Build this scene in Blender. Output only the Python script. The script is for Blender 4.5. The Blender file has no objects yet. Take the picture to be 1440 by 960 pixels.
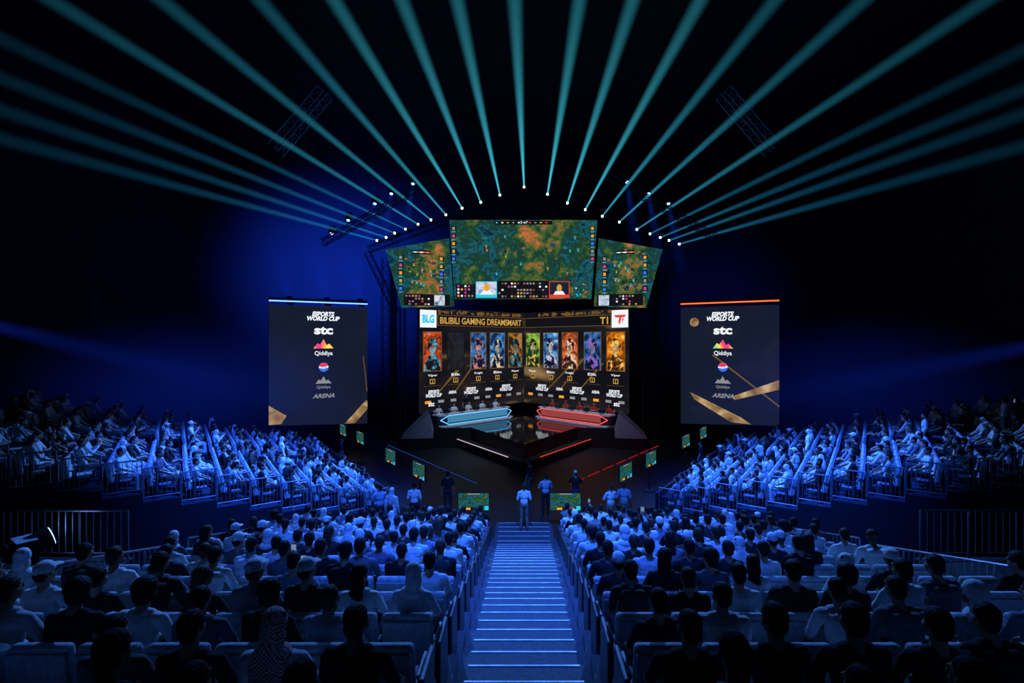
import bpy, bmesh, math, random
import numpy as np
from mathutils import Vector, Matrix, Euler, noise as mnoise
random.seed(7); np.random.seed(7)
S = bpy.context.scene
S.view_settings.view_transform = 'Standard'
S.view_settings.look = 'None'
COL = S.collection

# ------------------------------------------------------------------ materials
def newmat(name):
    m = bpy.data.materials.new(name); m.use_nodes = True
    nt = m.node_tree; nt.nodes.clear()
    out = nt.nodes.new('ShaderNodeOutputMaterial')
    return m, nt, out
def N(nt, t, **kw):
    n = nt.nodes.new(t)
    for k, v in kw.items(): setattr(n, k, v)
    return n
def c4(c): return (c[0], c[1], c[2], 1)
def princ(name, col, rough=.6, metal=0, var=.25, scale=6, spec=.4):
    m, nt, out = newmat(name)
    b = N(nt, 'ShaderNodeBsdfPrincipled'); tc = N(nt, 'ShaderNodeTexCoord'); no = N(nt, 'ShaderNodeTexNoise')
    no.inputs['Scale'].default_value = scale; no.inputs['Detail'].default_value = 3
    r = N(nt, 'ShaderNodeValToRGB')
    r.color_ramp.elements[0].position = .3; r.color_ramp.elements[1].position = .7
    r.color_ramp.elements[0].color = c4([x*(1-var) for x in col]); r.color_ramp.elements[1].color = c4([min(1, x*(1+var)) for x in col])
    nt.links.new(tc.outputs['Object'], no.inputs['Vector']); nt.links.new(no.outputs['Fac'], r.inputs['Fac'])
    nt.links.new(r.outputs['Color'], b.inputs['Base Color'])
    b.inputs['Roughness'].default_value = rough; b.inputs['Metallic'].default_value = metal
    b.inputs['Specular IOR Level'].default_value = spec
    nt.links.new(b.outputs[0], out.inputs[0]); return m
def emis(name, col, st=1.0):
    m, nt, out = newmat(name)
    e = N(nt, 'ShaderNodeEmission'); e.inputs[0].default_value = c4(col); e.inputs[1].default_value = st
    nt.links.new(e.outputs[0], out.inputs[0]); return m
def ramp_emis(name, stops, scale=1.0, st=1.0, distort=1.0, detail=6, loc=(0,0,0), xg=None, rough=.6, stretch=(1,1,1), rot=0):
    m, nt, out = newmat(name)
    tc = N(nt, 'ShaderNodeTexCoord'); mp = N(nt, 'ShaderNodeMapping'); no = N(nt, 'ShaderNodeTexNoise')
    mp.inputs['Location'].default_value = loc; mp.inputs['Scale'].default_value = stretch; mp.inputs['Rotation'].default_value = (0, 0, rot)
    no.inputs['Scale'].default_value = scale; no.inputs['Detail'].default_value = detail
    no.inputs['Distortion'].default_value = distort; no.inputs['Roughness'].default_value = rough
    r = N(nt, 'ShaderNodeValToRGB'); cr = r.color_ramp
    while len(cr.elements) < len(stops): cr.elements.new(.5)
    for e, (p, c) in zip(cr.elements, stops): e.position = p; e.color = c4(c)
    e = N(nt, 'ShaderNodeEmission'); e.inputs[1].default_value = st
    nt.links.new(tc.outputs['Object'], mp.inputs[0]); nt.links.new(mp.outputs[0], no.inputs['Vector'])
    src = no.outputs['Fac']
    if xg:   # bias by distance from a point (x0, radius, amount)
        sp = N(nt, 'ShaderNodeSeparateXYZ'); nt.links.new(tc.outputs['Object'], sp.inputs[0])
        a = N(nt, 'ShaderNodeMath', operation='SUBTRACT'); nt.links.new(sp.outputs[0], a.inputs[0]); a.inputs[1].default_value = xg[0]
        b = N(nt, 'ShaderNodeMath', operation='ABSOLUTE'); nt.links.new(a.outputs[0], b.inputs[0])
        d = N(nt, 'ShaderNodeMath', operation='DIVIDE'); nt.links.new(b.outputs[0], d.inputs[0]); d.inputs[1].default_value = xg[1]
        f = N(nt, 'ShaderNodeMath', operation='SUBTRACT'); f.inputs[0].default_value = 1; nt.links.new(d.outputs[0], f.inputs[1]); f.use_clamp = True
        g = N(nt, 'ShaderNodeMath', operation='MULTIPLY_ADD'); nt.links.new(f.outputs[0], g.inputs[0]); g.inputs[1].default_value = xg[2]
        nt.links.new(src, g.inputs[2]); src = g.outputs[0]
    nt.links.new(src, r.inputs['Fac']); nt.links.new(r.outputs['Color'], e.inputs[0]); nt.links.new(e.outputs[0], out.inputs[0]); return m

def body_mat(name, mode, rough=.85):
    """per-person colour through Object Info (clothes tinted by the object's own colour)."""
    m, nt, out = newmat(name)
    b = N(nt, 'ShaderNodeBsdfPrincipled'); b.inputs['Roughness'].default_value = rough; b.inputs['Specular IOR Level'].default_value = .2
    oi = N(nt, 'ShaderNodeObjectInfo')
    tc = N(nt, 'ShaderNodeTexCoord'); no = N(nt, 'ShaderNodeTexNoise'); no.inputs['Scale'].default_value = 9
    nt.links.new(tc.outputs['Object'], no.inputs['Vector'])
    mx = N(nt, 'ShaderNodeMix', data_type='RGBA', blend_type='MULTIPLY'); mx.inputs[0].default_value = .3
    nt.links.new(no.outputs['Color'], mx.inputs[7])
    if mode == 'shirt': nt.links.new(oi.outputs['Color'], mx.inputs[6])
    else:
        r = N(nt, 'ShaderNodeValToRGB'); cr = r.color_ramp
        st = {'skin': [(0, (.42, .25, .17)), (.6, (.55, .36, .26)), (1, (.22, .12, .07))],
              'pants': [(0, (.01, .012, .02)), (.6, (.03, .04, .07)), (1, (.25, .22, .18))],
              'hair': [(0, (.006, .005, .005)), (.8, (.02, .013, .01)), (1, (.09, .05, .025))]}[mode]
        while len(cr.elements) < 3: cr.elements.new(.5)
        for e, (p, c) in zip(cr.elements, st): e.position = p; e.color = c4(c)
        nt.links.new(oi.outputs['Random'], r.inputs['Fac']); nt.links.new(r.outputs[0], mx.inputs[6])
    nt.links.new(mx.outputs[2], b.inputs['Base Color']); nt.links.new(b.outputs[0], out.inputs[0]); return m
def check_mat(name):
    m, nt, out = newmat(name)
    b = N(nt, 'ShaderNodeBsdfPrincipled'); b.inputs['Roughness'].default_value = .9
    tc = N(nt, 'ShaderNodeTexCoord'); ck = N(nt, 'ShaderNodeTexChecker'); ck.inputs['Scale'].default_value = 70
    ck.inputs[1].default_value = (.8, .75, .75, 1); ck.inputs[2].default_value = (.5, .05, .06, 1)
    nt.links.new(tc.outputs['Object'], ck.inputs[0]); nt.links.new(ck.outputs[0], b.inputs['Base Color']); nt.links.new(b.outputs[0], out.inputs[0]); return m

M_floor = princ('hall_floor_dark', (.010, .012, .018), .45)
M_wall = princ('hall_wall_black', (.02, .022, .03), .9, scale=1.5)
M_ceil = princ('ceiling_black', (.008, .008, .01), .95)
M_tread = princ('carpet_tread', (.055, .06, .075), .9, scale=20)
M_bank = princ('bank_concrete', (.010, .011, .015), .85, scale=3)
M_nose = princ('stair_nosing', (.55, .57, .6), .4, metal=.0)
M_seat = princ('seat_fabric', (.42, .44, .48), .85, scale=15)
M_seatd = princ('seat_shell', (.03, .03, .04), .5)
M_steel = princ('railing_steel', (.30, .31, .34), .35, metal=.6)
M_truss = princ('truss_black', (.03, .03, .035), .5, metal=.5)
M_black = princ('matte_black', (.006, .006, .008), .7)
M_gloss = princ('stage_gloss_black', (.004, .004, .005), .06, spec=.9)
M_stage = princ('stage_skirt', (.012, .012, .016), .5, var=.05)
M_desk = princ('desk_shell', (.50, .55, .60), .4, var=.05)
M_deskb = princ('desk_dark', (.02, .02, .03), .3)
M_wedge = princ('podium_panel', (.13, .16, .23), .5, var=.04)
M_skin = body_mat('skin', 'skin', .6); M_shirt = body_mat('shirt_cloth', 'shirt'); M_pants = body_mat('trouser_cloth', 'pants')
M_hair = body_mat('hair', 'hair', .7); M_shoe = princ('shoe_leather', (.03, .03, .03), .6); M_scarf = princ('scarf_cloth', (.7, .7, .72), .9)
M_check = check_mat('checked_headscarf'); M_eye = princ('eye_dark', (.02, .015, .01), .2)
M_phone = emis('phone_screen', (.3, .45, .7), .5)
PM = [M_skin, M_shirt, M_pants, M_hair, M_shoe, M_scarf, M_eye, M_phone]

E_white = emis('led_white', (.9, .95, 1), 1.0); E_grey = emis('led_grey', (.26, .26, .28), 1)
E_gold = emis('led_gold', (.62, .36, .07), 1); E_goldd = emis('led_gold_dim', (.16, .085, .02), 1)
E_black = emis('led_black', (.006, .006, .009), 1); E_cyan = emis('led_cyan', (.02, .55, .75), 1.1); E_red = emis('led_red', (.85, .05, .04), 1.0)
E_dark = emis('led_dark_blue', (.012, .018, .035), 1)
E_green = emis('led_green', (.1, .5, .15), 1); E_orange = emis('led_orange', (.9, .35, .04), 1); E_blue = emis('led_blue', (.03, .15, .9), 1.2)
E_mag = emis('led_magenta', (.6, .06, .25), 1); E_yel = emis('led_yellow', (.85, .7, .1), 1)
E_facecam = ramp_emis('led_facecam', [(.3, (.05, .1, .2)), (.5, (.5, .6, .8)), (.65, (.9, .8, .75)), (.8, (.1, .1, .15))], 3, 1)
T_cyan = emis('tube_cyan', (.12, .50, 1), 1.6); T_red = emis('tube_red', (1, .10, .08), 1.3); T_redd = emis('tube_red_dim', (.8, .05, .03), .75)
T_white = emis('tube_white', (.7, .55, .65), .8); T_blue = emis('tube_blue', (.12, .28, 1), 3.5); T_or = emis('tube_orange_red', (1, .13, .03), 2.2)
T_blued = emis('tube_blue_dim', (.05, .12, .7), .3); T_redx = emis('tube_red_faint', (.8, .03, .03), .32)
D_cyan = emis('desk_face_cyan', (.08, .30, .52), .75); D_red = emis('desk_face_red', (.50, .09, .09), .6)  # emissive desk fronts: their lit look is put into the colour
E_lens = emis('lamp_lens', (.75, 1, .90), 12); E_lensb = emis('lamp_lens_blue', (.18, .38, 1), 5)
G_a = emis('map_canopy', (.004, .030, .030), 1); G_b = emis('map_grove', (.010, .070, .045), 1); G_c = emis('map_cliff', (.02, .06, .10), 1); G_d = emis('map_path', (.20, .13, .06), 1); G_e = emis('map_water', (.01, .16, .19), 1); G_f = emis('map_fire', (.75, .20, .04), 1)

# ------------------------------------------------------------------ mesh builder
class MB:
    def __init__(s): s.v = []; s.f = []; s.m = []; s.mats = []
    def mi(s, mat):
        if mat not in s.mats: s.mats.append(mat)
        return s.mats.index(mat)
    def add(s, vs, fs, mat):
        o = len(s.v); k = s.mi(mat); s.v.extend([tuple(v) for v in vs])
        for f in fs: s.f.append(tuple(i+o for i in f)); s.m.append(k)
    def box(s, c, d, mat, R=None):
        h = [x/2 for x in d]; vs = []
        for x in (-1, 1):
            for y in (-1, 1):
                for z in (-1, 1):
                    p = Vector((x*h[0], y*h[1], z*h[2]))
                    if R is not None: p = R @ p
                    vs.append(p+Vector(c))
        s.add(vs, [(0,1,3,2),(4,6,7,5),(0,4,5,1),(2,3,7,6),(0,2,6,4),(1,5,7,3)], mat)
    def rbox(s, c, d, b, mat, R=None):
        bm = bmesh.new(); h = [x/2 for x in d]
        for x in (-1, 1):
            for y in (-1, 1):
                for z in (-1, 1):
                    for n in ((1,0,0),(0,1,0),(0,0,1),(.7,.7,0),(.7,0,.7),(0,.7,.7),(.58,.58,.58)):
                        p = Vector((x*(h[0]-b+b*n[0]), y*(h[1]-b+b*n[1]), z*(h[2]-b+b*n[2])))
                        if R is not None: p = R @ p
                        bm.verts.new(p+Vector(c))
        r = bmesh.ops.convex_hull(bm, input=bm.verts); bm.verts.ensure_lookup_table()
        bmesh.ops.recalc_face_normals(bm, faces=bm.faces); bm.verts.index_update()
        s.add([v.co.copy() for v in bm.verts], [[v.index for v in f.verts] for f in bm.faces], mat); bm.free()
    def cyl(s, p, q, r, mat, n=8, r2=None):
        p = Vector(p); q = Vector(q); r2 = r if r2 is None else r2
        z = (q-p).normalized(); x = z.orthogonal().normalized(); y = z.cross(x); vs = []
        for c, rr in ((p, r), (q, r2)):
            for i in range(n):
                a = 2*math.pi*i/n; vs.append(c+(x*math.cos(a)+y*math.sin(a))*rr)
        fs = [(i, (i+1) % n, n+(i+1) % n, n+i) for i in range(n)]+[tuple(range(n))[::-1], tuple(range(n, 2*n))]
        s.add(vs, fs, mat)
    def prism(s, pts, z0, z1, mat, top=None):
        n = len(pts); vs = [(p[0], p[1], z0) for p in pts]+[(p[0], p[1], z1) for p in pts]
        s.add(vs, [(i, (i+1) % n, n+(i+1) % n, n+i) for i in range(n)]+[tuple(range(n))[::-1]], mat)
        s.add([(p[0], p[1], z1) for p in pts], [tuple(range(n))], top or mat)
    def poly(s, pts, z, mat): s.add([(p[0], p[1], z) for p in pts], [tuple(range(len(pts)))], mat)
    def rect(s, x0, y0, x1, y1, z, mat): s.poly([(x0, y0), (x1, y0), (x1, y1), (x0, y1)], z, mat)
    def ell(s, cx, cy, rx, ry, z, mat, n=16): s.poly([(cx+rx*math.cos(2*math.pi*i/n), cy+ry*math.sin(2*math.pi*i/n)) for i in range(n)], z, mat)
    def mesh(s, name):
        me = bpy.data.meshes.new(name); me.from_pydata(s.v, [], s.f)
        for m in s.mats: me.materials.append(m)
        me.polygons.foreach_set('material_index', s.m); me.update(); return me
    def obj(s, name, parent=None, M=None):
        o = bpy.data.objects.new(name, s.mesh(name)); COL.objects.link(o)
        if M is not None: o.matrix_world = M
        if parent: o.parent = parent
        return o
def link(name, me, loc=(0,0,0), rz=0, parent=None, sc=1, color=None):
    o = bpy.data.objects.new(name, me); COL.objects.link(o); o.location = loc; o.rotation_euler = (0, 0, rz); o.scale = (sc, sc, sc)
    if parent: o.parent = parent
    if color: o.color = (*color, 1)
    return o
def text(parent, s, cx, cy, w, h, z, mat, name='lettering', shear=0, bold=.012):
    cu = bpy.data.curves.new('t', 'FONT'); cu.body = s; cu.size = 1; cu.offset = bold; cu.shear = shear; cu.resolution_u = 3; cu.space_line = .8
    cu.align_x = 'CENTER'
    o = bpy.data.objects.new('t', cu); COL.objects.link(o)
    dg = bpy.context.evaluated_depsgraph_get(); me = bpy.data.meshes.new_from_object(o.evaluated_get(dg))
    bpy.data.objects.remove(o)
    n = len(me.vertices); a = np.empty(n*3); me.vertices.foreach_get('co', a); a = a.reshape(-1, 3)
    lo = a.min(0); hi = a.max(0)
    a[:, 0] = (a[:, 0]-(lo[0]+hi[0])/2)*w/(hi[0]-lo[0])+cx
    a[:, 1] = (a[:, 1]-(lo[1]+hi[1])/2)*h/(hi[1]-lo[1])+cy; a[:, 2] = z
    me.vertices.foreach_set('co', a.ravel()); me.materials.clear(); me.materials.append(mat); me.update()
    t = bpy.data.objects.new(name, me); COL.objects.link(t); t.parent = parent; return t
def panelM(x, y, z, yaw): return Matrix.Translation((x, y, z)) @ Matrix.Rotation(yaw, 4, 'Z') @ Matrix.Rotation(math.pi/2, 4, 'X')

# ------------------------------------------------------------------ room shell
def slab(name, c, d, mat):
    b = MB(); b.box(c, d, mat); return b.obj(name)
slab('floor', (0, 19, -.1), (56, 58, .2), M_floor)
slab('ceiling', (0, 19, 23.1), (56, 58, .2), M_ceil)
slab('wall_left', (-27.1, 19, 11.5), (.2, 58, 23), M_wall)
slab('wall_right', (27.1, 19, 11.5), (.2, 58, 23), M_wall)
slab('wall_stage', (0, 47.1, 11.5), (54, .2, 23), M_wall)
slab('wall_rear', (0, -9.1, 11.5), (54, .2, 23), M_wall)

# ------------------------------------------------------------------ centre seating block
ROWS = 16
def rowY(j): return 16.85-.95*j
def rowZ(j): return .10+.26*j
def hw(y): return .66+.0225*y     # half width of the aisle
b = MB(); XE = 6.95
for j in range(ROWS):
    y1 = rowY(j)+.57; y0 = rowY(j)-.38
    for sx in (-1, 1):
        b.prism([(sx*hw(y0), y0), (sx*XE, y0), (sx*XE, y1), (sx*hw(y1), y1)][::-sx], 0, rowZ(j), M_tread)
b.obj('seating_terrace')
b = MB()
for j in range(ROWS):
    for h in (0, 1):
        y1 = rowY(j)+.57-.475*h; y0 = y1-.475
        z = max(rowZ(j)+(.0 if h else -.13), .03)
        b.prism([(-hw(y0)+.003, y0), (hw(y0)-.003, y0), (hw(y1)-.003, y1), (-hw(y1)+.003, y1)], 0, z, M_tread)
        w = hw(y1)-.12
        b.box((0, y1-.02, z+.004), (2*w, .03, .010), M_nose)
for q in range(4):
    y1 = 17.42+.45*(q+1); y0 = y1-.45; b.prism([(-hw(y0), y0), (hw(y0), y0), (hw(y1), y1), (-hw(y1), y1)], 0, .028-.006*q, M_tread)
    b.box((0, y1-.03, .032-.006*q), (2*hw(y1)-.24, .04, .008), M_nose)
b.obj('aisle_stairs')
b = MB(); b.box((0, -3.9, 2.6), (16, 10.0, 5.2), M_bank); b.obj('camera_platform')

def seat_tmpl():
    b = MB(); R = Matrix.Rotation(math.radians(8), 3, 'X')
    b.rbox((0, -.275, .68), (.52, .10, .60), .04, M_seat, R)
    b.rbox((0, -.345, .66), (.50, .03, .54), .012, M_seat, R)
    b.rbox((0, .0, .41), (.48, .46, .10), .04, M_seat)
    for sx in (-1, 1):
        b.rbox((sx*.265, -.03, .62), (.045, .36, .04), .015, M_seatd)
        b.box((sx*.265, -.1, .40), (.03, .10, .42), M_seatd)
    b.box((0, -.15, .19), (.10, .10, .36), M_seatd); b.box((0, -.15, .008), (.3, .2, .016), M_seatd)
    return b
ST = seat_tmpl()
def put_seat(b, x, y, z, rz=0):
    R = Matrix.Rotation(rz, 3, 'Z')
    vs = [R @ Vector(v)+Vector((x, y, z)) for v in ST.v]; o = len(b.v)
    b.v.extend([tuple(v) for v in vs]); idx = [b.mi(m) for m in ST.mats]
    for f, m in zip(ST.f, ST.m): b.f.append(tuple(i+o for i in f)); b.m.append(idx[m])
PITCH = .575
centre_spots = []
for j in range(ROWS):
    for sx in (-1, 1):
        b = MB(); y = rowY(j); x = hw(y)+.42; n = 0
        b.rbox((sx*(x-.325), y-.12, rowZ(j)+.36), (.05, .50, .70), .02, M_seatd)
        while x < 6.6:
            put_seat(b, sx*x, y, rowZ(j)); centre_spots.append((j, sx, n, sx*x, y, rowZ(j))); x += PITCH; n += 1
        b.obj('auditorium_seat_row')

# ------------------------------------------------------------------ people
def cap(p, q, r1, r2=None): return ('c', Vector(p), Vector(q), r1, r1 if r2 is None else r2)
def ell(c, r, R=None): return ('e', Vector(c), Vector(r), R or Matrix.Identity(3))
def prim_mesh(pr):
    if pr[0] == 'c':
        _, p, q, r1, r2 = pr; n = 10; ax = q-p
        if ax.length < 1e-5: ax = Vector((0, 0, 1e-3))
        z = ax.normalized(); x = z.orthogonal().normalized(); y = z.cross(x); rings = []
        for a in (-70, -35): rings.append((p+z*r1*math.sin(math.radians(a)), r1*math.cos(math.radians(a))))
        rings += [(p, r1), (q, r2)]
        for a in (35, 70): rings.append((q+z*r2*math.sin(math.radians(a)), r2*math.cos(math.radians(a))))
        vs = [p-z*r1]
        for c, r in rings:
            for i in range(n):
                a = 2*math.pi*i/n; vs.append(c+(x*math.cos(a)+y*math.sin(a))*r)
        vs.append(q+z*r2); fs = [(0, 1+(i+1) % n, 1+i) for i in range(n)]
        for k in range(len(rings)-1):
            for i in range(n): fs.append((1+k*n+i, 1+k*n+(i+1) % n, 1+(k+1)*n+(i+1) % n, 1+(k+1)*n+i))
        L = 1+(len(rings)-1)*n; fs += [(L+i, L+(i+1) % n, len(vs)-1) for i in range(n)]
        return vs, fs
    _, c, r, R = pr; n = 14; m = 9; vs = [c+R @ Vector((0, 0, -r.z))]
    for k in range(1, m):
        t = -math.pi/2+math.pi*k/m
        for i in range(n):
            a = 2*math.pi*i/n; vs.append(c+R @ Vector((r.x*math.cos(t)*math.cos(a), r.y*math.cos(t)*math.sin(a), r.z*math.sin(t))))
    vs.append(c+R @ Vector((0, 0, r.z))); fs = [(0, 1+(i+1) % n, 1+i) for i in range(n)]
    for k in range(m-2):
        for i in range(n): fs.append((1+k*n+i, 1+k*n+(i+1) % n, 1+(k+1)*n+(i+1) % n, 1+(k+1)*n+i))
    L = 1+(m-2)*n; fs += [(L+i, L+(i+1) % n, len(vs)-1) for i in range(n)]
    return vs, fs
def pdist(pr, P):
    if pr[0] == 'c':
        _, p, q, r1, r2 = pr; p = np.array(p); q = np.array(q); d = q-p; t = np.clip(((P-p)@d)/max(d@d, 1e-9), 0, 1)
        return np.linalg.norm(P-(p+t[:, None]*d), axis=1)-(r1+(r2-r1)*t)
    _, c, r, R = pr; L = (P-np.array(c))@np.array(R); r = np.array(r)
    return (np.linalg.norm(L/r, axis=1)-1)*r.min()
def fuse(name, prims, vox, extras=None, scarfmat=None, folds=.006):
    v = []; f = []
    for pr, lab in prims:
        a, c = prim_mesh(pr); o = len(v); v += [tuple(x) for x in a]; f += [tuple(i+o for i in t) for t in c]
    me = bpy.data.meshes.new('raw'); me.from_pydata(v, [], f); o = bpy.data.objects.new('raw', me); COL.objects.link(o)
    r = o.modifiers.new('r', 'REMESH'); r.mode = 'VOXEL'; r.voxel_size = vox
    s = o.modifiers.new('s', 'SMOOTH'); s.factor = .5; s.iterations = 2
    dg = bpy.context.evaluated_depsgraph_get(); out = bpy.data.meshes.new_from_object(o.evaluated_get(dg)); bpy.data.objects.remove(o)
    n = len(out.vertices); co = np.empty(n*3); out.vertices.foreach_get('co', co); co = co.reshape(-1, 3)
    nr = np.empty(n*3); out.vertices.foreach_get('normal', nr); nr = nr.reshape(-1, 3)
    def lab_of(P):
        best = np.full(len(P), 1e9); lb = np.zeros(len(P), int)
        for pr, lab in prims:
            d = pdist(pr, P); k = d < best; best[k] = d[k]; lb[k] = lab
        return lb
    vl = lab_of(co); disp = np.zeros(n)
    for i in range(n):
        l = vl[i]
        if l in (1, 2, 5): disp[i] = mnoise.noise(Vector((co[i][0]*11, co[i][1]*11, co[i][2]*7)))*folds*1.6+mnoise.noise(Vector(co[i]*26))*folds*.5
        elif l == 3: disp[i] = mnoise.noise(Vector(co[i]*55))*.006
    co += nr*disp[:, None]
    faces = [tuple(p.vertices) for p in out.polygons]
    cen = np.array([co[list(t)].mean(0) for t in faces]); fl = list(lab_of(cen))
    vv = [tuple(x) for x in co]
    for pr, lab in (extras or []):
        if pr[0] == 'b':
            _, c, d, R = pr; t = MB(); t.rbox(c, d, .004, M_shoe, R); a, c2 = t.v, t.f
        else: a, c2 = prim_mesh(pr)
        k = len(vv); vv += [tuple(x) for x in a]; faces += [tuple(i+k for i in t) for t in c2]; fl += [lab]*len(c2)
    bpy.data.meshes.remove(out)
    m = bpy.data.meshes.new(name); m.from_pydata(vv, [], faces)
    for k, mt in enumerate(PM): m.materials.append(scarfmat if (k == 5 and scarfmat) else mt)
    m.polygons.foreach_set('material_index', [int(x) for x in fl]); m.polygons.foreach_set('use_smooth', [True]*len(faces)); m.update()
    return m
def hand(pr, W, f, nrm, side, curl=.5):
    f = Vector(f).normalized(); nrm = Vector(nrm).normalized(); s = f.cross(nrm).normalized(); nrm = s.cross(f).normalized(); W = Vector(W)
    for k, (o, L) in enumerate(((-.034, .060), (-.0115, .070), (.0115, .074), (.034, .062))):
        kn = W+f*(.088-.03*abs(o)/.034*.3)+s*o
        pr.append((cap(W+f*.01+s*o*.55, kn, .015, .0125), 0))
        a = kn+(f*math.cos(curl)+nrm*math.sin(curl))*L*.55; c = a+(f*math.cos(curl*2.2)+nrm*math.sin(curl*2.2))*L*.5
        pr.append((cap(kn, a, .0095, .0088), 0)); pr.append((cap(a, c, .0088, .0075), 0))
    t0 = W+f*.025+s*side*.026; t1 = t0+(f*.6+s*side*.75+nrm*.35).normalized()*.042; t2 = t1+(f*.9+s*side*.15+nrm*.35).normalized()*.034
    pr.append((cap(t0, t1, .013, .011), 0)); pr.append((cap(t1, t2, .011, .009), 0))
def person(name, seated=True, arms='lap', hyaw=0, hpitch=0, hair='short', cloth='tee', lean=0., vox=.012, wide=1., female=False, scarfmat=None, legs='n'):
    pr = []; ex = []
    sl = 1; fore = 0 if cloth == 'tee' else 1; leg = 1 if cloth == 'thobe' else 2
    if seated:
        pel = Vector((0, 0, .56)); ch = Vector((0, -.075+lean*.22, .90)); nk = Vector((0, -.075+lean*.33, 1.10)); hd = Vector((0, -.045+lean*.42, 1.255-lean*.03))
        shz = 1.03; shy = nk.y+.01
    else:
        pel = Vector((0, 0, .95)); ch = Vector((0, .0, 1.28)); nk = Vector((0, -.015, 1.46)); hd = Vector((0, .015, 1.62)); shz = 1.40; shy = -.01
    sw = .175*wide*(.9 if female else 1)
    pr += [(ell(pel+Vector((0, 0, .0)), (.165*wide, .125, .115)), leg), (ell(pel.lerp(ch, .38), (.148*wide, .112*wide, .15)), sl),
           (ell(ch, (.172*wide, .118, .175)), sl), (cap(ch+Vector((-.07*wide, 0, .09)), ch+Vector((.07*wide, 0, .09)), .10), sl),
           (cap((-sw, shy, shz), (sw, shy, shz), .062), sl), (cap((-sw*.45, shy, shz+.035), (sw*.45, shy, shz+.035), .055), sl),
           (cap(nk+Vector((0, 0, -.03)), hd+Vector((0, -.012, -.05)), .056, .052), 0)]
    for s in (-1, 1):
        sh = Vector((s*sw*1.06, shy, shz-.005)); a = arms
        zb = shz-1.03
        if a == 'lap': el = Vector((s*.255, .03+lean*.2, .80)); wr = Vector((s*.16, .26+lean*.1, .675)); fd = (-s*.35, .9, -.25); nn = (0, -.2, -1)
        elif a == 'phone':
            el = Vector((s*.25, .10, .84+zb)); wr = Vector((s*.065, .27, 1.00+zb)); fd = (-s*.30, .25, .9); nn = (-s*.8, -.3, 0)
        elif a == 'crossed':
            el = Vector((s*.26, .06, .82+zb)); wr = Vector((-s*.05, .16+.03*s, .86+zb)); fd = (-s, .1, .1); nn = (0, -1, 0)
        elif a == 'knees': el = Vector((s*.2, .30, .70)); wr = Vector((s*.05, .46, .72)); fd = (-s*.4, .8, -.2); nn = (-s*.5, 0, -.8)
        elif a == 'up':
            if s > 0: el = Vector((.30, .16, 1.06+zb)); wr = Vector((.20, .24, 1.31+zb)); fd = (-.2, .1, 1); nn = (-.6, -.6, 0)
            else: el = Vector((-.255, .03, .80+zb)); wr = Vector((-.16, .26, .69+zb)); fd = (.35, .9, -.25); nn = (0, -.2, -1)
        else: el = Vector((s*.245, -.02, 1.12)); wr = Vector((s*.25, .07, .87)); fd = (0, .15, -1); nn = (-s, 0, 0)
        r = 1 if not female else .88
        cuff = sh.lerp(el, .82)
        pr += [(cap(sh, cuff, .060*r, .050*r), 1), (cap(cuff, el, .045*r, .041*r), 1 if cloth != 'tee' else 0), (cap(el, wr, .042*r, .028*r), fore)]
        if fore: pr.append((cap(el, el.lerp(wr, .9), .048*r, .036*r), 1))
        hand(pr, wr, fd, nn, -s if a in ('lap', 'knees') else s, .45 if a in ('lap', 'hang') else .75)
        if seated:
            kx = .13 if legs == 'n' else .19; hip = Vector((s*.09, .03, .535)); kn = Vector((s*kx, .44, .53)); an = Vector((s*kx*1.0, .46 if s > 0 else .40, .10))
        else:
            hip = Vector((s*.088, 0, .90)); kn = Vector((s*.10, .03*(s > 0)+.01, .51)); an = Vector((s*.115, -.02+.05*(s > 0), .09))
        pr += [(cap(hip, kn, .085, .062), leg), (cap(kn, kn.lerp(an, .35), .060, .056), leg), (cap(kn.lerp(an, .35), an, .056, .040), leg),
               (cap(an+Vector((0, -.02, -.045)), an+Vector((s*.02, .15, -.055)), .040, .034), 4)]
        if cloth == 'thobe':
            pr += [(cap(kn, an+Vector((0, 0, .03)), .085, .09), 1)]
    if cloth == 'thobe':
        if seated: pr += [(cap((0, .1, .52), (0, .42, .50), .09, .08), 1), (cap((0, .43, .48), (0, .43, .16), .09, .10), 1)]
        else: pr += [(cap((0, 0, .9), (0, .01, .2), .15, .17), 1)]
    Rh = Matrix.Rotation(hyaw, 3, 'Z') @ Matrix.Rotation(hpitch, 3, 'X')
    def H(x, y, z): return hd+Rh @ Vector((x, y, z))
    pr += [(ell(H(0, -.01, .03), (.075, .094, .088), Rh), 0), (ell(H(0, .025, -.035), (.058, .066, .074), Rh), 0), (ell(H(0, .068, -.088), (.026, .022, .02), Rh), 0),
           (cap(H(0, .088, .018), H(0, .108, -.020), .009, .014), 0), (cap(H(-.036, .078, .034), H(.036, .078, .034), .013), 0),
           (cap(H(-.020, .084, -.056), H(.020, .084, -.056), .009), 0), (cap(H(-.04, .062, -.02), H(-.046, .05, -.03), .016), 0), (cap(H(.04, .062, -.02), H(.046, .05, -.03), .016), 0)]
    if hair in ('short', 'cap', 'long', 'bun', 'curly'):
        for s in (-1, 1): pr.append((ell(H(s*.079, -.002, -.008), (.011, .020, .031), Rh), 0))
    for s in (-1, 1): ex += [(ell(H(s*.031, .080, .010), (.013, .009, .008), Rh), 6)]
    if hair == 'short': pr += [(ell(H(0, -.022, .046), (.083, .096, .086), Rh), 3), (ell(H(0, -.055, -.01), (.068, .056, .075), Rh), 3)]
    if hair == 'curly': pr += [(ell(H(0, -.025, .055), (.105, .112, .10), Rh), 3), (ell(H(0, -.06, -.01), (.088, .065, .085), Rh), 3)]
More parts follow.
